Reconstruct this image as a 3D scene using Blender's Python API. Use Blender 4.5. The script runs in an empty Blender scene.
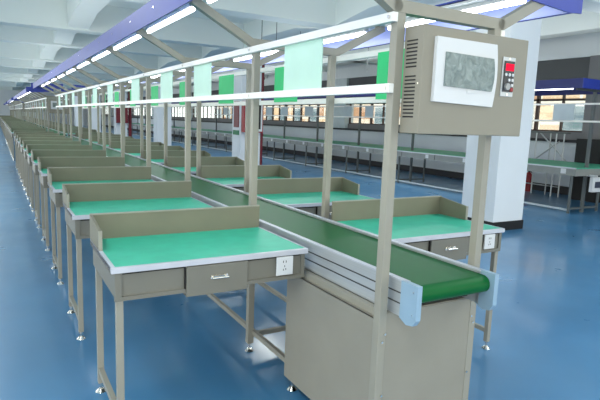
import bpy, bmesh, math, random
from mathutils import Vector, Matrix
random.seed(7)
SC = bpy.context.scene
COL = SC.collection

# ------------------------------------------------------------------ materials
def lin(c):
    c = c/255.0
    return c/12.92 if c <= .04045 else ((c+.055)/1.055)**2.4
def rgb(*c): return (lin(c[0]), lin(c[1]), lin(c[2]), 1)
MATS = {}
def mat(name, col, rough=.5, metal=0., var=.06, scale=6., bump=0., spec=.5, coat=0., stretch=None):
    if name in MATS: return MATS[name]
    m = bpy.data.materials.new(name); m.use_nodes = True
    nt = m.node_tree; N = nt.nodes; L = nt.links; N.clear()
    out = N.new('ShaderNodeOutputMaterial'); b = N.new('ShaderNodeBsdfPrincipled')
    L.new(b.outputs[0], out.inputs[0])
    b.inputs['Roughness'].default_value = rough; b.inputs['Metallic'].default_value = metal
    b.inputs['Specular IOR Level'].default_value = spec
    b.inputs['Coat Weight'].default_value = coat; b.inputs['Coat Roughness'].default_value = .12
    tc = N.new('ShaderNodeTexCoord'); mp = N.new('ShaderNodeMapping')
    if stretch: mp.inputs['Scale'].default_value = stretch
    L.new(tc.outputs['Object'], mp.inputs[0])
    nz = N.new('ShaderNodeTexNoise'); nz.inputs['Scale'].default_value = scale; nz.inputs['Detail'].default_value = 4
    L.new(mp.outputs[0], nz.inputs['Vector'])
    cr = N.new('ShaderNodeValToRGB'); c = rgb(*col)
    cr.color_ramp.elements[0].position = .3; cr.color_ramp.elements[1].position = .7
    cr.color_ramp.elements[0].color = tuple(x*(1-var) for x in c[:3])+(1,)
    cr.color_ramp.elements[1].color = tuple(min(1, x*(1+var)) for x in c[:3])+(1,)
    L.new(nz.outputs['Fac'], cr.inputs[0]); L.new(cr.outputs[0], b.inputs['Base Color'])
    if bump:
        bp = N.new('ShaderNodeBump'); bp.inputs['Strength'].default_value = bump; bp.inputs['Distance'].default_value = .01
        L.new(nz.outputs['Fac'], bp.inputs['Height']); L.new(bp.outputs[0], b.inputs['Normal'])
    MATS[name] = m; return m
def emit(name, col, s):
    m = bpy.data.materials.new(name); m.use_nodes = True; nt = m.node_tree; nt.nodes.clear()
    o = nt.nodes.new('ShaderNodeOutputMaterial'); e = nt.nodes.new('ShaderNodeEmission')
    e.inputs[0].default_value = rgb(*col); e.inputs[1].default_value = s
    nt.links.new(e.outputs[0], o.inputs[0]); MATS[name] = m; return m

paint  = mat('beige_grey_paint', (149,146,134), .42, var=.04)
paintd = mat('guard_paint', (119,116,98), .5, var=.05)
apronm = mat('apron_paint', (117,115,105), .45, var=.04)
cabm   = mat('drive_cabinet_paint', (143,139,127), .45, var=.04)
boxm   = mat('control_box_paint', (138,133,119), .45, var=.03)
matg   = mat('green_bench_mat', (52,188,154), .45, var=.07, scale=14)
trimm  = mat('bench_edge_trim', (196,198,206), .35, .2)
alu    = mat('brushed_aluminium', (186,190,192), .35, .45, stretch=(1,.05,12), scale=20)
alud   = mat('aluminium_groove', (60,62,62), .5, .3)
capm   = mat('end_cap_pale_blue', (150,178,198), .35, .25)
beltm  = mat('green_belt', (12,92,44), .38, var=.05, scale=3, spec=.12)
black  = mat('black_rubber', (18,18,20), .6)
dark   = mat('dark_gap', (30,29,28), .8)
chrome = mat('chrome', (225,222,215), .18, 1.)
white  = mat('white_plastic', (214,215,216), .4, var=.01)
cream  = mat('cream_rail_paint', (240,238,232), .35, var=.02)
blue   = mat('blue_hood_paint', (42,62,158), .4, var=.05)
navy   = mat('navy_hood_paint', (28,38,112), .45, var=.05)
tubeglow  = mat('hood_tube_glow', (178,188,246), .3, var=.02)  # lighter than the hood paint: glow of the tubes put into the colour
mint   = mat('pale_mint_board', (196,232,214), .5, var=.03, scale=9)
greenb = mat('green_board', (38,206,124), .5, var=.03)
greysh = mat('pale_grey_board', (182,194,198), .5)
dgrey  = mat('grey_green_steel', (92,98,98), .5)
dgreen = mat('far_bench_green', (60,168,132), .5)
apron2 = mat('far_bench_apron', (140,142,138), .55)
ceil   = mat('ceiling_paint', (226,232,228), .8, var=.03, scale=.6)
beamm  = mat('beam_paint', (216,224,222), .8, var=.03, scale=.5)
colm   = mat('column_white', (222,227,232), .6, var=.015, scale=1.5)
wallm  = mat('wall_white', (214,220,224), .7, var=.03, scale=1)
wallg  = mat('wall_grey', (118,118,120), .8, var=.06, scale=1)
header = mat('wall_header_shaded', (84,86,88), .8, var=.08, scale=.8)  # dark tone paints in the shade on the wall above the windows
ledge  = mat('ledge_black', (28,30,36), .5)
frame  = mat('window_frame_brown', (58,36,28), .5)
red    = mat('red_paint', (150,24,34), .4)
darkred= mat('dark_red_paint', (110,16,34), .4)
shade  = mat('window_blind', (236,206,170), .8, var=.08, scale=3)
tubem  = emit('lamp_tube', (245,250,255), 9.0)
ledm   = emit('red_display', (255,30,60), 1.6)

# glossy epoxy floor
fl = mat('blue_epoxy_floor', (66,126,170), .3, var=.12, scale=.9, spec=.5, coat=.4)
nt = fl.node_tree; b = [n for n in nt.nodes if n.type == 'BSDF_PRINCIPLED'][0]
n2 = nt.nodes.new('ShaderNodeTexNoise'); n2.inputs['Scale'].default_value = 2.2; n2.inputs['Detail'].default_value = 6
mr = nt.nodes.new('ShaderNodeMapRange'); mr.inputs['To Min'].default_value = .2; mr.inputs['To Max'].default_value = .42
tc = [n for n in nt.nodes if n.type == 'TEX_COORD'][0]
nt.links.new(tc.outputs['Object'], n2.inputs['Vector'])
nt.links.new(n2.outputs['Fac'], mr.inputs['Value']); nt.links.new(mr.outputs[0], b.inputs['Roughness'])
bu = nt.nodes.new('ShaderNodeBump'); bu.inputs['Strength'].default_value = .04; bu.inputs['Distance'].default_value = .02
n3 = nt.nodes.new('ShaderNodeTexNoise'); n3.inputs['Scale'].default_value = 5
nt.links.new(tc.outputs['Object'], n3.inputs['Vector']); nt.links.new(n3.outputs['Fac'], bu.inputs['Height'])

# crumpled film of the breaker window
film = mat('breaker_window_film', (112,126,124), .22, var=.0)
nt = film.node_tree; b = [n for n in nt.nodes if n.type == 'BSDF_PRINCIPLED'][0]
nz = [n for n in nt.nodes if n.type == 'TEX_NOISE'][0]; nz.inputs['Scale'].default_value = 30; nz.inputs['Distortion'].default_value = 1.2
cr = [n for n in nt.nodes if n.type == 'VALTORGB'][0]
cr.color_ramp.elements[0].color = rgb(108,122,120); cr.color_ramp.elements[0].position = .36
cr.color_ramp.elements[1].color = rgb(146,158,154); cr.color_ramp.elements[1].position = .75
bu = nt.nodes.new('ShaderNodeBump'); bu.inputs['Strength'].default_value = .7; bu.inputs['Distance'].default_value = .01
nt.links.new(nz.outputs['Fac'], bu.inputs['Height']); nt.links.new(bu.outputs[0], b.inputs['Normal'])

# window glass
gl = bpy.data.materials.new('window_glass'); gl.use_nodes = True; nt = gl.node_tree; nt.nodes.clear()
o = nt.nodes.new('ShaderNodeOutputMaterial'); mx = nt.nodes.new('ShaderNodeMixShader'); t = nt.nodes.new('ShaderNodeBsdfTransparent'); g = nt.nodes.new('ShaderNodeBsdfGlossy')
t.inputs[0].default_value = (.9,.93,.93,1); g.inputs['Roughness'].default_value = .05; mx.inputs[0].default_value = .06
nt.links.new(t.outputs[0], mx.inputs[1]); nt.links.new(g.outputs[0], mx.inputs[2]); nt.links.new(mx.outputs[0], o.inputs[0])
MATS['glass'] = gl

# facade of the buildings outside: warm brick and plaster patches
fac = bpy.data.materials.new('facade_brick'); fac.use_nodes = True; nt = fac.node_tree
b = nt.nodes['Principled BSDF']; b.inputs['Roughness'].default_value = .9
tcn = nt.nodes.new('ShaderNodeTexCoord'); br = nt.nodes.new('ShaderNodeTexBrick'); mp = nt.nodes.new('ShaderNodeMapping')
mp.inputs['Rotation'].default_value = (0, math.radians(90), math.radians(90)) 
br.inputs['Color1'].default_value = rgb(240,206,170); br.inputs['Color2'].default_value = rgb(196,150,118); br.inputs['Mortar'].default_value = rgb(250,240,228)
br.inputs['Scale'].default_value = 1.; br.inputs['Brick Width'].default_value = 1.6; br.inputs['Row Height'].default_value = .8; br.inputs['Mortar Size'].default_value = .06
sx = nt.nodes.new('ShaderNodeSeparateXYZ'); cx_ = nt.nodes.new('ShaderNodeCombineXYZ')
nt.links.new(tcn.outputs['Object'], sx.inputs[0]); nt.links.new(sx.outputs['Y'], cx_.inputs['X']); nt.links.new(sx.outputs['Z'], cx_.inputs['Y'])
nt.links.new(cx_.outputs[0], br.inputs['Vector']); nt.links.new(br.outputs['Color'], b.inputs['Base Color'])
MATS['facade'] = fac

# ------------------------------------------------------------------ mesh building
class MB:
    def __init__(s): s.bm = bmesh.new(); s.mats = []
    def mi(s, m):
        if m not in s.mats: s.mats.append(m)
        return s.mats.index(m)
    def _faces(s, verts, faces, m, smooth=False):
        vs = [s.bm.verts.new(v) for v in verts]; i = s.mi(m)
        for f in faces:
            fc = s.bm.faces.new([vs[k] for k in f]); fc.material_index = i; fc.smooth = smooth
        return s
    def box(s, x0, x1, y0, y1, z0, z1, m, bev=0):
        if bev:
            t = bmesh.new(); bmesh.ops.create_cube(t, size=1)
            bmesh.ops.scale(t, vec=(abs(x1-x0), abs(y1-y0), abs(z1-z0)), verts=t.verts)
            bmesh.ops.translate(t, vec=((x0+x1)/2, (y0+y1)/2, (z0+z1)/2), verts=t.verts)
            bmesh.ops.bevel(t, geom=t.edges[:], offset=bev, segments=2, affect='EDGES', profile=.5)
            t.verts.index_update()
            s._faces([v.co.copy() for v in t.verts], [[v.index for v in f.verts] for f in t.faces], m); t.free(); return s
        v = [(x0,y0,z0),(x1,y0,z0),(x1,y1,z0),(x0,y1,z0),(x0,y0,z1),(x1,y0,z1),(x1,y1,z1),(x0,y1,z1)]
        return s._faces(v, [(3,2,1,0),(4,5,6,7),(0,1,5,4),(1,2,6,5),(2,3,7,6),(3,0,4,7)], m)
    def bar(s, a, b, w, h, m, up=(0,0,1)):
        a = Vector(a); b = Vector(b); d = (b-a).normalized(); u = Vector(up)
        r = d.cross(u)
        if r.length < 1e-4: r = d.cross(Vector((0,1,0)))
        r.normalize(); u = r.cross(d).normalized(); r *= w/2; u *= h/2
        v = [a-r-u, a+r-u, a+r+u, a-r+u, b-r-u, b+r-u, b+r+u, b-r+u]
        return s._faces(v, [(0,1,2,3),(7,6,5,4),(4,5,1,0),(5,6,2,1),(6,7,3,2),(7,4,0,3)], m)
    def cyl(s, a, b, r, m, n=12, r2=None):
        a = Vector(a); b = Vector(b); d = (b-a).normalized(); p = d.orthogonal().normalized(); q = d.cross(p); r2 = r if r2 is None else r2
        v = []; 
        for k in range(n):
            t = 2*math.pi*k/n; v.append(a+(p*math.cos(t)+q*math.sin(t))*r)
        for k in range(n):
            t = 2*math.pi*k/n; v.append(b+(p*math.cos(t)+q*math.sin(t))*r2)
        s._faces(v, [(k, (k+1) % n, n+(k+1) % n, n+k) for k in range(n)], m, True)
        i = s.mi(m)
        return s._faces(v[:n][::-1], [tuple(range(n))], m)._faces(v[n:], [tuple(range(n))], m)
    def prism(s, pts, axis, a, b, m, smooth=False):
        """polygon pts (2D) extruded along axis 'x','y','z' from a to b"""
        def P(p, t):
            return {'x': (t, p[0], p[1]), 'y': (p[0], t, p[1]), 'z': (p[0], p[1], t)}[axis]
        n = len(pts); v = [P(p, a) for p in pts]+[P(p, b) for p in pts]
        s._faces(v, [(k, (k+1) % n, n+(k+1) % n, n+k) for k in range(n)], m, smooth)
        s._faces([P(p, a) for p in pts], [tuple(range(n))[::-1]], m); s._faces([P(p, b) for p in pts], [tuple(range(n))], m)
        return s
    def build(s, name, parent=None, label=None):
        bmesh.ops.recalc_face_normals(s.bm, faces=s.bm.faces[:])
        me = bpy.data.meshes.new(name); s.bm.to_mesh(me); s.bm.free()
        for m in s.mats: me.materials.append(m)
        o = bpy.data.objects.new(name, me); COL.objects.link(o)
        if parent: o.parent = parent
        if label: o['label'] = label
        return o
def empty(name, loc=(0,0,0), rz=0):
    o = bpy.data.objects.new(name, None); COL.objects.link(o); o.location = loc; o.rotation_euler.z = rz; o.empty_display_size = .1
    return o
def tag(o, label, cat, group=None):
    o['label'] = label; o['category'] = cat
    if group: o['group'] = group
    return o
def copy_tree(o, parent=None):
    c = o.copy(); COL.objects.link(c); c.parent = parent
    for ch in list(KIDS(o)): copy_tree(ch, c)
    return c
def KIDS(o): return [x for x in bpy.data.objects if x.parent == o]
def struct(o): o['kind'] = 'structure'; return o
ORD = ['first','second','third','fourth','fifth','sixth','seventh','eighth','ninth','tenth','eleventh','twelfth','thirteenth','fourteenth','fifteenth','sixteenth','seventeenth','eighteenth','nineteenth']
TEN = {20:'twentieth',30:'thirtieth',40:'fortieth'}
def ordn(i):
    i += 1
    if i < 20: return ORD[i-1]
    if i in TEN: return TEN[i]
    return {2:'twenty',3:'thirty',4:'forty'}[i//10]+'-'+ORD[i % 10-1]
SECN = ['nearest', 'second', 'third', 'farthest']

S = 1.162          # station spacing along the line
NST = 11           # stations in one section
SEC = 14.2         # pitch of the sections
NSEC = 4
HP = .243          # posts at +-HP

# ------------------------------------------------------------------ workbench
def foot_mb(x, y, z=.035):
    m = MB(); m.cyl((x,y,.014), (x,y,z+.02), .006, chrome, 8); m.cyl((x,y,0), (x,y,.014), .026, chrome, 14, .014); m.cyl((x,y,z-.008),(x,y,z),.012,chrome,6)
    return m
def make_bench(side):
    """local origin: floor under the front outer corner; x from the outer (left row) edge.  width .87, depth .54"""
    W, D, T = .870, .540, .75
    root = empty('workbench')
    outer = 0 if side < 0 else W
    # top with mat
    MB().box(0, W, 0, D, T-.022, T-.002, apronm).build('tabletop', root)
    MB().box(.014, W-.006, .014, D-.012, T-.002, T+.001, matg).build('green_mat', root)
    t = MB(); t.box(-.004, W, -.004, .014, T-.020, T+.003, trimm, .0015); t.box(0, .014, .014, D, T-.020, T+.003, trimm); t.box(W-.006, W, .014, D, T-.020, T+.003, trimm)
    t.build('edge_trim', root)
    # apron frame: front rails, side apron
    a = MB()
    a.box(.01, W-.012, .014, .020, .625, T-.022, apronm)            # recessed plate
    a.box(.01, W-.012, .006, .026, .615, .632, apronm)              # lower lip
    a.box(.01, .035, .004, .026, .615, T-.022, apronm); a.box(W-.032, W-.012, .006, .026, .615, T-.022, apronm)
    a.box(.01 if side < 0 else W-.03, .03 if side < 0 else W-.01, .02, D-.01, .63, T-.022, apronm)
    a.box(.03, W-.03, D-.03, D-.012, .65, T-.022, apronm)
    a.box(.286, .290, .003, .014, .632, T-.022, dark)
    a.box(.04, .286, .0125, .0142, T-.03, T-.022, dark)
    a.box(.57, W-.035, .0125, .0142, T-.03, T-.022, dark)
    a.build('apron', root)
    # drawer
    d = MB(); d.box(.292, .566, -.002, .40, .598, T-.024, apronm, .002); d = d.build('drawer', root)
    h = MB(); h.cyl((.405,-.004,.672), (.405,-.022,.672), .0035, chrome, 8); h.cyl((.463,-.004,.672), (.463,-.022,.672), .0035, chrome, 8); h.cyl((.398,-.022,.672), (.470,-.022,.672), .0045, chrome, 8)
    h.box(.396, .472, -.005, -.002, .664, .680, chrome)
    h.build('handle', d, 'small chrome pull handle')
    # guards
    g = MB(); g.box(0, W, D-.012, D, T, T+.12, paintd); g.box(0, W, D-.016, D+.002, T+.117, T+.123, paint); g.build('back_guard', root)
    g = MB(); x0, x1 = (0, .012) if side < 0 else (W-.012, W)
    g.prism([(D-.012, T), (D-.25, T), (D-.25, T+.088), (D-.012, T+.12)], 'x', x0, x1, paintd)
    g.box(x0-.002, x1+.002, D-.252, D-.248, T, T+.089, paint)
    g.build('side_guard', root)
    # legs on the outer side
    lx = .03 if side < 0 else W-.03
    for y in (.03, D-.035):
        l = MB().box(lx-.014, lx+.014, y-.014, y+.014, .045, .73, paint, .002).build('leg', root)
        foot_mb(lx, y, .045).build('foot', l, 'chrome levelling foot')
    MB().box(lx-.011, lx+.011, .044, D-.049, .10, .125, paint).build('stretcher', root)
    MB().box(lx, W-.0 if side < 0 else .0, D-.05, D-.03, .66, .68, paint).build('cross_rail', root)
    # socket
    s = MB().box(.708, .792, -.003, .006, .640, .726, white, .002).build('socket', root, 'white wall socket plate')
    k = MB()
    for x, z, a_, c_ in ((.741,.703,.0015,.005), (.755,.703,.0015,.005), (.748,.682,.0015,.004), (.742,.666,.0015,.004), (.754,.668,.0015,.004)):
        k.box(x-a_, x+a_, -.0042, -.0025, z-c_, z+c_, black)
    k.build('socket_hole', s)
    return root
def simple_bench(side):
    W, D, T = .870, .540, .75
    m = MB(); m.box(0, W, 0, D, T-.022, T, trimm); m.box(.014, W-.006, .014, D-.012, T, T+.001, matg)
    m.box(.01, W-.01, .01, .03, .62, T-.022, apronm); m.box(0, W, D-.012, D, T, T+.12, paintd)
    x0, x1 = (0, .012) if side < 0 else (W-.012, W); m.box(x0, x1, D-.27, D-.012, T, T+.1, paintd)
    lx = .03 if side < 0 else W-.03
    for y in (.03, D-.035): m.box(lx-.014, lx+.014, y-.014, y+.014, 0, .73, paint)
    m.box(lx-.011, lx+.011, .044, D-.049, .10, .125, paint); m.box(.708, .792, 0, .012, .64, .726, white)
    return m.build('workbench')

YF = .548   # front edge of the first bench
idx = 0
protoL, protoR = make_bench(-1), make_bench(1)
simL, simR = simple_bench(-1), simple_bench(1)
usedp = set()
special = {(-1,0): 'green-topped grey workbench closest to the camera with drawer and white socket',
           (1,0): 'green-topped grey workbench behind the near end of the belt, right of it'}
for side in (-1, 1):
    n = 0
    for sc in range(NSEC):
        for k in range(NST):
            pr_ = (protoL if side < 0 else protoR) if sc < 2 else (simL if side < 0 else simR)
            if pr_.name in usedp: o = copy_tree(pr_)
            else: o = pr_; usedp.add(pr_.name)
            x0 = -1.111 if side < 0 else .240
            o.location = (x0, YF+sc*SEC+k*S, 0)
            row = 'left' if side < 0 else 'right'
            lb = special.get((side, n), 'green-topped grey workbench, %s from the near end in the row %s of the conveyor' % (ordn(n), row))
            tag(o, lb, 'workbench', 'green workbenches %s of the conveyor' % row)
            n += 1

# ------------------------------------------------------------------ conveyor sections
def make_conveyor(full):
    root = empty('conveyor')
    L0, L1 = -.157, 12.95
    b = MB(); r = .034; zc = .723; y0 = -.103; y1 = L1-.06
    pts = [(y1, zc+r), (y0, zc+r)]
    for k in range(1, 12):
        t = math.pi/2+math.pi*k/12; pts.append((y0+math.cos(t)*r, zc+math.sin(t)*r))
    pts += [(y0, zc-r), (y1, zc-r)]
    for k in range(1, 12):
        t = -math.pi/2+math.pi*k/12; pts.append((y1+math.cos(t)*r, zc+math.sin(t)*r))
    o = b.prism(pts, 'x', -.186, .186, beltm).build('belt', root)
    for p in o.data.polygons:
        if len(p.vertices) == 4 and p.area < .01: p.use_smooth = True
    for sx in (-1, 1):
        m = MB(); xa, xb = sx*.188, sx*.204
        m.box(min(xa,xb), max(xa,xb), L0+.07, L1, .632, .768, alu, .0015)
        for z in (.722, .682): m.box(min(sx*.203, sx*.2055), max(sx*.203, sx*.2055), L0+.08, L1-.01, z-.0025, z+.0025, alud)
        m.box(min(sx*.182, sx*.205), max(sx*.182, sx*.205), L0+.07, L1, .766, .772, trimm)
        rl = m.build('side_rail', root)
        c = MB(); c.prism([(L0, .772), (L0+.088, .772), (L0+.088, .632), (L0+.05, .615), (L0+.015, .622), (L0, .645)], 'x', sx*.188, sx*.210, capm)
        if full:
            for (yy, zz) in ((L0+.02, .745), (L0+.02, .66)): c.cyl((sx*.209, yy, zz), (sx*.2115, yy, zz), .004, chrome, 8)
        c.build('end_cap', rl, 'pale blue-grey aluminium end cap')
    MB().box(-.186, .186, -.03, L1-.1, .648, .676, black).build('slider_bed', root)
    MB().cyl((-.188, -.103, .723), (.188, -.103, .723), .030, chrome, 16).build('roller', root)
    m = MB()
    for x in (-.22, .22):
        m.box(x-.012, x+.012, .75, (NST-1)*S, .10, .125, paint)
    for x in (-.22, .22): m.box(x-.012, x+.012, .0, (NST-1)*S, .60, .632, paint)
    m.build('frame_rail', root)
    return root
def make_post_frame():
    root = empty('post_frame')
    for sx in (-1, 1):
        p = MB().box(sx*HP-.018, sx*HP+.018, -.018, .018, .05, 1.722, paint, .002).build('post', root)
        foot_mb(sx*HP, 0, .05).build('foot', p, 'chrome levelling foot')
    c = MB(); c.bar((-.275, 0, 1.738), (.275, 0, 1.738), .038, .042, paint); c.build('cross_bar', root)
    for sx in (-1, 1):
        a = MB(); a.bar((sx*.268, 0, 1.736), (sx*.60, 0, 1.912), .038, .040, paint)
        a.cyl((sx*.262, -.019, 1.738), (sx*.262, .019, 1.738), .021, paint, 12)
        a = a.build('arm', root)
        MB().box(sx*.58-.02, sx*.58+.02, -.022, .022, 1.905, 1.932, paint).build('bracket', a)
    MB().box(-.225, .225, -.012, .012, .085, .11, paint).build('bottom_bar', root)
    MB().box(-.225, .225, -.012, .012, .60, .632, paint).build('support_bar', root)
    for sx in (-1, 1):
        for z in (1.46, 1.70): MB().cyl((sx*.283, 0, z), (sx*.289, 0, z), .006, chrome, 8).build('bolt', root)
    return root
def make_rail(sx, z):
    m = MB(); x = sx*.272
    m.box(x-.011, x+.011, -.02, (NST-1)*S+.02, z-.016, z+.016, cream, .0015)
    return m.build('hanging_rail')
def make_hood(sx):
    root = empty('lamp_hood')
    y0, y1 = -.02, (NST-1)*S+.30
    c = MB()
    # sloped top sheet, outer fascia, inner lip (closed thin section)
    prof = [(sx*.49, 1.942), (sx*.712, 1.955), (sx*.712, 1.838), (sx*.706, 1.838), (sx*.706, 1.948), (sx*.49, 1.935)]
    c.prism(prof, 'y', y0, y1, blue); c.build('canopy', root)
    for (ya, yb) in ((y0-.008, y0), (y1, y1+.008)):
        MB().prism([(sx*.09, 1.870), (sx*.66, 1.832), (sx*.745, 1.838), (sx*.745, 1.965), (sx*.09, 1.985)], 'y', ya, yb, blue).build('end_plate', root)
    d = MB()
    for k in range(NST-1):
        for yy in (.3, .86): d.cyl((sx*.711, k*S+yy, 1.91), (sx*.7155, k*S+yy, 1.91), .006, chrome, 8)
    d.build('rivet', root)
    for k in range(NST-1):
        for x in (.555,):
            bt = MB().box(sx*x-.016, sx*x+.016, k*S+.10, k*S+1.06, 1.903, 1.922, white).build('batten', root)
            MB().cyl((sx*x, k*S+.12, 1.892), (sx*x, k*S+1.04, 1.892), .0125, tubem, 10).build('light_tube', bt)
    t = MB(); t.box(min(sx*.612,sx*.705), max(sx*.612,sx*.705), y0, y1, 1.926, 1.934, tubeglow); t.build('glow_lining', root, 'pale blue strip painted as tube glow')  # strips inside the hood that carry the painted tube glow
    t = MB(); t.box(min(sx*.700,sx*.7055), max(sx*.700,sx*.7055), y0, y1, 1.842, 1.926, tubeglow); t.build('glow_lining', root, 'pale blue strip painted as tube glow')
    t = MB(); t.box(min(sx*.50,sx*.61), max(sx*.50,sx*.61), y0, y1, 1.922, 1.932, white); t.build('reflector', root, 'white reflector strip')
    return root
cv = make_conveyor(True); pf = make_post_frame()
hoods = {-1: make_hood(-1), 1: make_hood(1)}
rails = {(sx, z): make_rail(sx, z) for sx in (-1, 1) for z in (1.46, 1.70)}
first = True
for sc in range(NSEC):
    y0 = sc*SEC; nm = SECN[sc]
    o = cv if sc == 0 else copy_tree(cv); o.location = (0, y0, 0)
    tag(o, 'green belt conveyor with aluminium side rails, %s belt of the long line' % nm, 'conveyor', 'green belt conveyors')
    for sx in (-1, 1):
        sd = 'left' if sx < 0 else 'right'
        o = hoods[sx] if sc == 0 else copy_tree(hoods[sx]); o.location = (0, y0, 0)
        tag(o, 'long blue lamp hood above the %s benches, %s along the line' % (sd, nm), 'lamp hood', 'blue lamp hoods over the line')
        for z in (1.46, 1.70):
            o = rails[(sx, z)] if sc == 0 else copy_tree(rails[(sx, z)]); o.location = (0, y0, 0)
            tag(o, '%s cream rail on the %s posts of the %s conveyor' % ('lower' if z < 1.6 else 'upper', sd, nm), 'rail', 'cream rails between posts')
    for k in range(NST):
        if first: o = pf; first = False
        else: o = copy_tree(pf)
        o.location = (0, y0+k*S, 0)
        i = sc*NST+k
        tag(o, 'beige steel post pair with slanted arms, ' + ('carrying the grey control box at the near end' if i == 0 else '%s from the near end of the line' % ordn(i)), 'frame', 'post frames along the conveyor')

# boards between the rails
def board(name, x, y0, y1, z0, z1, m, label, group):
    b = MB(); b.box(x-.002, x+.002, y0, y1, z0, z1, m); o = b.build(name); tag(o, label, 'board', group); return o
n = 0
for sc in range(NSEC):
    for k in range(NST-1):
        y = {0:.632, 1:1.97, 2:2.83, 3:3.93}.get(k, .60+k*S+random.uniform(-.12,.12)) if sc == 0 else .6+k*S+random.uniform(-.1,.1)
        if sc == 0: board('mint_board', -.2592, y-.17, y+.17, 1.463, 1.700, mint, 'pale mint hanging board on the left posts, %s from the near end' % ordn(n), 'pale mint boards on left rails')
        else: board('pale_board', -.2592, sc*SEC+y-.10, sc*SEC+y+.10, 1.463, 1.700, greysh, 'pale hanging board far down the left posts, %s from the near end' % ordn(n), 'pale boards far along the left rails')
        y = {0:.585, 1:1.755, 2:2.84, 3:4.0, 4:5.2}.get(k, .60+k*S) if sc == 0 else .6+k*S
        o = board('green_board', .2592, sc*SEC+y-.165, sc*SEC+y+.165, 1.462, 1.700, greenb, 'bright green hanging board on the right posts, %s from the near end' % ordn(n), 'bright green boards on right rails')
        n += 1

# ------------------------------------------------------------------ drive cabinet below each conveyor head
def make_cabinet():
    root = empty('drive_cabinet')
    s = MB(); s.box(-.250, -.246, .02, .72, .05, .602, cabm); s.box(-.250, -.20, .02, .72, .598, .602, cabm); s.build('side_panel', root)
    s = MB(); s.box(.246, .250, .02, .72, .05, .602, cabm); s.box(.20, .250, .02, .72, .598, .602, cabm); s.build('side_panel', root)
    MB().box(-.224, .224, -.016, -.012, .045, .628, cabm).build('front_panel', root)
    MB().box(-.246, .246, .716, .72, .05, .602, cabm).build('back_panel', root)
    k = MB()
    for x in (-.243, .243):
        for z in (.55, .52, .30): k.cyl((x if z == .52 else x+(.012 if x < 0 else -.012), -.0185, z), (x if z == .52 else x+(.012 if x < 0 else -.012), -.023, z), .005, chrome, 8)
    k.build('screw', root)
    m = MB(); m.box(-.17, .17, .2, .5, .25, .45, black); m.box(-.246, .246, .2, .24, .09, .12, paint); m.build('motor', root)
    for x in (-.235, .235):
        foot_mb(x, .66, .052).build('foot', root, 'chrome levelling foot')
    return root
cab = make_cabinet()
for sc in range(NSEC):
    o = cab if sc == 0 else copy_tree(cab); o.location = (0, sc*SEC, 0)
    tag(o, 'beige-grey steel drive cabinet under the head of the %s conveyor' % SECN[sc], 'cabinet', 'drive cabinets')

# ------------------------------------------------------------------ control box
def make_control_box():
    root = empty('control_box', (0,0,1.306))
    X0, X1, Y0, Y1, H = -.225, .306, -.115, -.020, .364
    m = MB(); m.box(X0, X1, Y0, Y1, 0, H, boxm, .003); m.build('body', root)
    v = MB()
    for k in range(8): v.box(X0-.001, X0+.002, -.088, -.034, .225+k*.0125, .230+k*.0125, black)
    v.build('vent', root); v = MB()
    for k in range(12): v.box(X0-.001, X0+.002, -.088, -.034, .055+k*.0125, .060+k*.0125, black)
    v.build('vent', root)
    c = MB(); c.cyl((X0-.002, -.102, .17), (X0, -.102, .17), .003, chrome, 8); c.build('screw', root)
    # breaker cover with curved right side
    pts = [(-.175, .112), (.118, .105)]
    for k in range(1, 10):
        t = k/10; pts.append((.118+.012*math.sin(math.pi*t), .105+t*(.328-.105)))
    pts += [(.118, .328), (-.175, .328)]
    b = MB().prism(pts, 'y', Y0-.014, Y0, white).build('breaker_cover', root, 'white plastic breaker cover')
    pts = [(-.134, .166), (.100, .160)]
    for k in range(1, 10):
        t = k/10; pts.append((.100+.009*math.sin(math.pi*t), .160+t*.116))
    pts += [(.100, .276), (-.134, .280)]
    w = MB().prism([(p[0], p[1]) for p in pts], 'y', Y0-.021, Y0-.013, film).build('cover_window', b, 'grey window under crumpled film')
    fr = MB(); fr.box(-.02, .02, Y0-.018, Y0-.014, .148, .157, white); fr.build('latch', b)
    # controller
    k = MB().box(.168, .236, Y0-.004, Y0, .148, .292, chrome if False else alu, .001).build('speed_controller', root, 'narrow speed controller with red display')
    MB().box(.176, .229, Y0-.008, Y0-.003, .165, .278, mat('controller_black', (52,54,56), .4)).build('faceplate', k)
    MB().box(.181, .224, Y0-.0095, Y0-.0075, .243, .268, ledm).build('display', k, 'glowing red display')
    bt = MB()
    for (x, z) in ((.184,.228),(.203,.228),(.221,.228),(.203,.209),(.221,.209),(.221,.190)):
        bt.cyl((x, Y0-.0075, z), (x, Y0-.011, z), .0058, white, 10)
    bt.build('button', k)
    MB().cyl((.192, Y0-.0075, .184), (.192, Y0-.017, .184), .0125, mat('knob_grey', (160,160,158), .4), 18).build('knob', k)
    MB().box(.213, .228, Y0-.0105, Y0-.0075, .168, .181, red).build('stop_button', k)
    sc_ = MB()
    for z in (.156, .286): sc_.cyl((.202, Y0-.003, z), (.202, Y0-.006, z), .004, chrome, 8)
    sc_.build('screw', k)
    return root
cb = make_control_box()
for sc in range(NSEC):
    o = cb if sc == 0 else copy_tree(cb); o.location = (0, sc*SEC, 1.306)
    tag(o, 'beige control box with white breaker cover on the posts of the %s conveyor' % SECN[sc], 'control box', 'control boxes')

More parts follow.
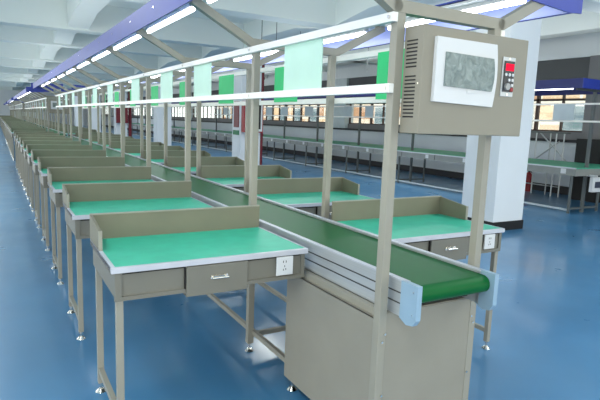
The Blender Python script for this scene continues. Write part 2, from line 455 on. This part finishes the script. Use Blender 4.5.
# ------------------------------------------------------------------ right-hand line (far row R)
RX0, RX1, RC = 6.6, 8.15, 7.0
RS = 1.065
def bench_r():
    root = empty('long_workbench')
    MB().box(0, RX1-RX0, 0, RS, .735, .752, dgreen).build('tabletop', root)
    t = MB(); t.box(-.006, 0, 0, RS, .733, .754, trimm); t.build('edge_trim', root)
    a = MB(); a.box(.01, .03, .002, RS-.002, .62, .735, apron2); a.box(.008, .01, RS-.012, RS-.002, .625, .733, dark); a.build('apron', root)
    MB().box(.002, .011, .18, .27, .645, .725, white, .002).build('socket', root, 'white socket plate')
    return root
def frame_r():
    root = empty('bench_frame')
    MB().box(-.022, .022, -.022, .022, 0, 2.02, dgrey).build('upright', root)
    for x in (-.37, .42): MB().box(x-.016, x+.016, -.016, .016, 0, .62, dgrey).build('leg', root)
    MB().box(-.37, .42, -.014, .014, .06, .09, dgrey).build('bottom_bar', root)
    MB().bar((-.5, 0, 2.0), (.5, 0, 2.0), .03, .03, dgrey).build('top_bar', root)
    return root
NB = 34
br_ = bench_r(); fr_ = frame_r()
for k in range(NB):
    o = br_ if k == 0 else copy_tree(br_); o.location = (RX0, 3.62+k*RS, 0)
    lb = 'green bench by the window wall, ' + ('near end of its row beside the white column' if k == 0 else '%s from the row end at right' % ordn(k))
    tag(o, lb, 'workbench', 'benches by the window wall')
    if k == 0:
        MB().box(0, RX1-RX0, 0, .02, .62, .735, apron2).build('end_apron', o)
    if k % 2 == 0:
        f = fr_ if k == 0 else copy_tree(fr_); f.location = (RC, 3.70+k*RS, 0)
        tag(f, 'dark grey bench frame with tall upright by the window wall, ' + ('nearest one' if k == 0 else '%s from the right' % ordn(k//2)), 'frame', 'bench frames by the window wall')
YR1 = 3.62+NB*RS
for z, nm in ((1.505, 'lower'), (1.79, 'upper')):
    o = MB().box(RC-.038, RC-.022, 3.5, YR1, z-.015, z+.015, cream if z > 0 else cream).build('hanging_rail'); tag(o, '%s pale rail above the green benches by the window wall' % nm, 'rail')
o = MB().box(RX0+.03, RX0+.05, 3.72, YR1, .04, .07, greysh).build('floor_rail'); tag(o, 'pale rail low along the legs of the window wall benches', 'rail')
sheets = [(3.99,4.38),(9.45,9.81),(10.42,10.78),(12.45,12.95),(14.05,14.55),(15.2,15.7),(17.1,17.6),(19.3,19.8)]
for k, (a, b_) in enumerate(sheets):
    board('grey_board', RC-.05, a, b_, 1.52, 1.79, greysh, 'pale grey board hanging over the window wall benches, ' + ('nearest one right of the white column' if k == 0 else '%s from the right' % ordn(k)), 'pale grey boards over the benches')
h = empty('lamp_hood')
MB().box(6.42, 6.432, 3.56, YR1, 2.005, 2.145, navy).build('canopy', h)
MB().box(6.42, 7.58, 3.56, YR1, 2.145, 2.155, navy).build('top_sheet', h)
MB().box(6.42, 7.58, 3.548, 3.56, 2.005, 2.155, blue).build('end_plate', h)
MB().box(7.568, 7.58, 3.56, YR1, 1.985, 2.145, navy).build('canopy', h)
for k in range(16):
    y = 3.7+k*2*RS
    bt = MB().box(6.56, 6.60, y+.1, y+1.9, 2.03, 2.06, white).build('batten', h)
    if k > 1: continue
    MB().cyl((6.58, y+.12, 2.016), (6.58, y+1.88, 2.016), .014, tubem, 8).build('light_tube', bt)
tag(h, 'dark blue lamp hood over the green benches by the window wall', 'lamp hood')

# ------------------------------------------------------------------ building shell
XR = 9.0; YB = 62.; YN = -6.
struct(MB().box(-9, XR+.3, YN, YB, -.1, 0, fl).build('floor'))
ZC, ZB = 3.75, 3.14
struct(MB().box(-9, XR+.3, YN, YB, ZC, ZC+.15, ceil).build('ceiling'))
BY = [-5.2, -1.0, 3.15, 7.15, 11.4, 14.6, 19.7, 23.9, 28.0, 32.2, 36.3, 44.6, 52.9]
for k, y in enumerate(BY):
    struct(MB().box(-9, XR, y, y+.42, ZB, ZC, beamm).build('trim_%d' % (k+1)))
for j, (xa, xb, z) in enumerate(((-.02, .42, ZB+.05), (4.15, 4.75, ZB), (-4.2, -3.7, ZB+.06), (-8.2, -7.7, ZB))):
    m = MB()
    for k in range(len(BY)-1):
        a, b_ = BY[k]+.42, BY[k+1]; q = (b_-a)*.3
        m.prism([(a, ZC), (a, z), (a+q, z+.16), (b_-q, z+.16), (b_, z), (b_, ZC)], 'x', xa, xb, beamm)
    struct(m.build('trim_%d' % (len(BY)+1+j)))
struct(MB().box(7.75, 8.1, YN, YB, ZB, ZC, beamm).build('trim_%d' % (len(BY)+5)))
struct(MB().box(-9, XR+.3, YB, YB+.2, 0, 3.75, wallm).build('wall_back'))
w = MB()
w.box(XR, XR+.25, YN, YB, 0, 1.10, wallm); w.box(XR-.03, XR+.25, YN, YB, 1.10, 1.16, ledge); w.box(XR+.03, XR+.25, YN, YB, 1.16, 1.32, wallg)
w.box(XR, XR+.25, YN, YB, 2.18, 2.84, header); w.box(XR-.05, XR+.25, YN, YB, 2.84, 3.75, wallm)
PIL = [4.3, 13.55, 21.9, 30.2, 38.5, 46.8, 55.1]
for i, y in enumerate(PIL): w.box(XR-.10, XR+.25, y, y+(.75 if i == 0 else .85), 1.16, 2.84, wallg if i == 0 else greysh)
w.box(XR, XR+.25, YN, PIL[0], 1.3, 2.2, wallg)
struct(w.build('wall_right'))
struct(MB().box(XR-.02, XR, YN, YB, 0, .17, ledge).build('baseboard_right'))
for i in range(len(PIL)):
    ya = PIL[i]+(.75 if i == 0 else .85); yb = PIL[i+1] if i+1 < len(PIL) else YB
    wr = empty('window_%d' % (i+1), (XR+.1, ya, 1.32)); struct(wr)
    Lw = yb-ya; m = MB()
    nn = max(2, round(Lw/.6)); dy = Lw/nn
    m.box(-.03, .03, 0, Lw, 0, .03, frame); m.box(-.03, .03, 0, Lw, .83, .86, frame); m.box(-.03, .03, 0, Lw, .655, .70, frame)
    for k in range(nn+1):
        t = .035 if k % 2 == 0 else .018
        m.box(-.03, .03, max(0, k*dy-t), min(Lw, k*dy+t), 0, .86, frame)
    m.build('window_frame', wr)
    p = MB()
    p.box(-.003, .003, .02, Lw-.02, .02, .84, MATS['glass']); p.build('window_pane', wr)

# buildings and ground outside
g = MB().box(XR+.3, 60, -40, 120, -.12, -.02, mat('outside_paving', (170,168,160), .9, scale=1)).build('ground'); struct(g)
def building(y0, y1, x, h, label):
    r = empty('building', (x, y0, 0))
    MB().box(0, 8, 0, y1-y0, 0, h, fac).build('wall', r)
    for k in range(int((y1-y0)/2.2)):
        for z in (.9, 3.6, 6.3):
            if z+1.4 > h: continue
            f = MB().box(-.05, .0, 1+k*2.2, 2.1+k*2.2, z, z+1.4, white).build('window', r)
            MB().box(-.07, -.05, 1.08+k*2.2, 2.02+k*2.2, z+.08, z+1.32, mat('outside_pane', (120,140,150), .2)).build('pane', f)
    MB().box(-.2, 8.2, -.2, y1-y0+.2, h, h+.2, mat('roof_grey', (120,116,110), .9)).build('roof', r)
    tag(r, label, 'building')
building(2, 22, 16.5, 7.5, 'tan brick building outside, seen through the windows at right')
building(26, 48, 17.5, 9.5, 'tan brick building outside, seen through the far windows at left')

# columns
for i in range(7):
    y = 3.1+8.3*i
    c = MB(); c.box(4.11, 4.69, y, y+.56, 0, 3.14, colm, .006)
    c.box(4.098, 4.702, y-.012, y+.572, 0, .12, black)
    o = c.build('column'); 
    tag(o, 'square white concrete column with black base band, ' + (['nearest one behind the control box','second one with red cabinet and red pipe'][i] if i < 2 else '%s along the hall' % ordn(i)), 'column', 'white columns')
# fire fittings on the second column
y2 = 11.4
o = MB(); o.cyl((4.76, y2+.1, 0), (4.76, y2+.1, 3.74), .05, darkred, 16)
for z in (.9, 2.4): o.cyl((4.76, y2+.1, z), (4.76, y2+.1, z+.06), .062, darkred, 16)
tag(o.build('fire_pipe'), 'dark red fire pipe rising beside the second column', 'pipe')
hc = empty('hydrant_cabinet', (4.13, y2-.001, 1.0))
MB().box(0, .55, -.17, 0, 0, .80, red).build('body', hc)
d_ = MB(); d_.box(.03, .52, -.19, -.17, .03, .77, white); d_.build('door', hc, 'white door frame')
MB().box(.08, .47, -.194, -.19, .09, .71, black).build('door_glass', hc, 'dark glass pane')
tag(hc, 'red fire hydrant cabinet with dark glass on the second column', 'cabinet')
tag(MB().box(4.09, 4.109, y2+.1, y2+.42, 1.12, 1.80, darkred).build('fire_notice'), 'tall dark red notice on the left face of the second column', 'sign')
tag(MB().box(4.09, 4.109, y2+.08, y2+.46, .92, 1.04, mat('sign_green', (40,120,80), .5)).build('exit_sign'), 'small green sign below the red notice on the second column', 'sign')
o = MB(); o.cyl((4.86, 28.1, 0), (4.86, 28.1, 3.74), .09, darkred, 14); tag(o.build('fire_pipe'), 'dark red fire pipe rising beside the fourth column', 'pipe')
hc2 = MB().box(4.1, 4.7, 27.8, 27.999, .9, 1.8, darkred).build('hydrant_cabinet'); tag(hc2, 'dark red hydrant cabinet on the fourth column', 'cabinet')

# fire extinguisher by the window wall
ex = empty('fire_extinguisher', (8.62, 5.97, 0))
b_ = MB(); b_.cyl((0,0,.0), (0,0,.36), .075, red, 18); b_.cyl((0,0,.36), (0,0,.42), .075, red, 18, .03); b_.build('body', ex)
MB().cyl((0,0,.42), (0,0,.46), .022, black, 10).bar((0,0,.47), (.0,-.1,.50), .02, .015, black).build('valve', ex)
MB().cyl((0,-.02,.45), (.0,-.10,.40), .010, black, 8).cyl((0,-.10,.40), (0,-.10,.15), .010, black, 8).build('hose', ex)
tag(ex, 'red fire extinguisher standing behind the benches beside the near column', 'fire extinguisher')

# folding stand behind the benches
st = empty('folding_stand', (8.42, 4.85, 0))
for y in (.25, .42, .62, .88, 1.1): MB().cyl((.0 if y != .62 else .1, y, 0), (.0 if y != .62 else .1, y, 1.30), .014, alu, 8).build('leg', st)
MB().cyl((.05, .15, .70), (.05, .85, 1.30), .014, alu, 8).build('brace', st); MB().cyl((.08, .95, .70), (.08, .40, 1.12), .014, alu, 8).build('brace', st)
MB().box(-.02, .12, .2, 1.4, 1.28, 1.31, dgrey).build('top_bar', st)
MB().cyl((.0, .25, .2), (.0, 1.1, .2), .010, alu, 8).build('bottom_bar', st)
tag(st, 'metal stand with crossed braces behind the window wall benches', 'stand')
k = empty('storage_cabinet', (8.62, 4.3, 0)); MB().box(-.22, .22, 0, .52, 0, 1.2, black).build('body', k); MB().box(-.235, -.22, .02, .5, .03, 1.17, black).build('door', k)
tag(k, 'black cabinet against the wall at the right edge', 'cabinet')
k = empty('switch_box', (6.98, 3.50, .49)); MB().box(-.13, .16, -.03, .03, -.12, .12, white, .004).build('body', k); MB().box(-.07, .12, -.036, -.03, -.05, .05, mat('switch_dark', (40,46,66), .3)).build('display', k)
MB().box(-.01, .02, -.01, .17, .12, .15, white).build('bracket', k)
tag(k, 'white switch box with dark window hung at the end of the bench row', 'box')

# suspension rods from the ceiling
for i, (x, y, z0) in enumerate(((3.52,9,2.3),(3.87,9,2.3),(4.46,9,2.3),(4.66,9,2.3),(6.34,9,3.0),(7.92,9,3.2))):
    o = MB().cyl((x, y, 2.6), (x, y, 3.74), .008, dgrey, 6).build('suspension_rod')
    tag(o, 'thin grey rod hanging from the ceiling, %s of six from the left' % ORD[i], 'rod', 'thin ceiling rods')

# ------------------------------------------------------------------ light
w = bpy.data.worlds.new('World'); SC.world = w; w.use_nodes = True; nt = w.node_tree; nt.nodes.clear()
o = nt.nodes.new('ShaderNodeOutputWorld'); bg = nt.nodes.new('ShaderNodeBackground'); bg.inputs[0].default_value = rgb(244,246,240); bg.inputs[1].default_value = 3.0
nt.links.new(bg.outputs[0], o.inputs[0])
# added fill lights facing down from under the ceiling, no real fixtures
def down_fill(x, y, sx, sy, e):
    l = bpy.data.lights.new('down_fill_light', 'AREA'); l.shape = 'RECTANGLE'; l.size = sx; l.size_y = sy; l.energy = e; l.color = (.96,1,.98)
    ob = bpy.data.objects.new('down_fill_light', l); COL.objects.link(ob); ob.location = (x, y, 3.1)
for y in (-1, 7.5, 16, 24, 33, 42):
    for x in (-2.2, 3.0, 6.2): down_fill(x, y, .4, 3.5, 60)

def up_fill(x, y, z, sx, sy, e):  # unseen up-facing fill, added to brighten the ceiling
    l = bpy.data.lights.new('up_fill_light', 'AREA'); l.shape = 'RECTANGLE'; l.size = sx; l.size_y = sy; l.energy = e; l.color = (1,1,.97)
    ob = bpy.data.objects.new('up_fill_light', l); COL.objects.link(ob); ob.location = (x, y, z); ob.rotation_euler = (math.pi, 0, 0)
for y in (5.5, 19.5, 34):
    for x, z in ((0, 2.1), (7.0, 2.25), (-5.5, 2.1)): up_fill(x, y, z, .8, 12, 52)
up_fill(3.4, 4, 2.1, .8, 12, 34)

# ------------------------------------------------------------------ camera
f, yaw, pit, roll = 526.2322, .5254, .1481, -.0369
C = Vector((-1.474, -1.4881, 1.3333))
fw = Vector((math.sin(yaw)*math.cos(pit), math.cos(yaw)*math.cos(pit), -math.sin(pit)))
r = Vector((math.cos(yaw), -math.sin(yaw), 0)); u = r.cross(fw)
r2 = r*math.cos(roll)-u*math.sin(roll); u2 = u*math.cos(roll)+r*math.sin(roll)
cam = bpy.data.cameras.new('camera'); co = bpy.data.objects.new('camera', cam); COL.objects.link(co)
M = Matrix(((r2.x,u2.x,-fw.x,C.x),(r2.y,u2.y,-fw.y,C.y),(r2.z,u2.z,-fw.z,C.z),(0,0,0,1)))
co.matrix_world = M; cam.sensor_width = 36; cam.lens = 36*f/600; cam.clip_start = .05; cam.clip_end = 300
SC.camera = co
vs = SC.view_settings; vs.view_transform = 'Standard'; vs.look = 'None'; vs.gamma = 1; vs.use_curve_mapping = False; vs.exposure = .1
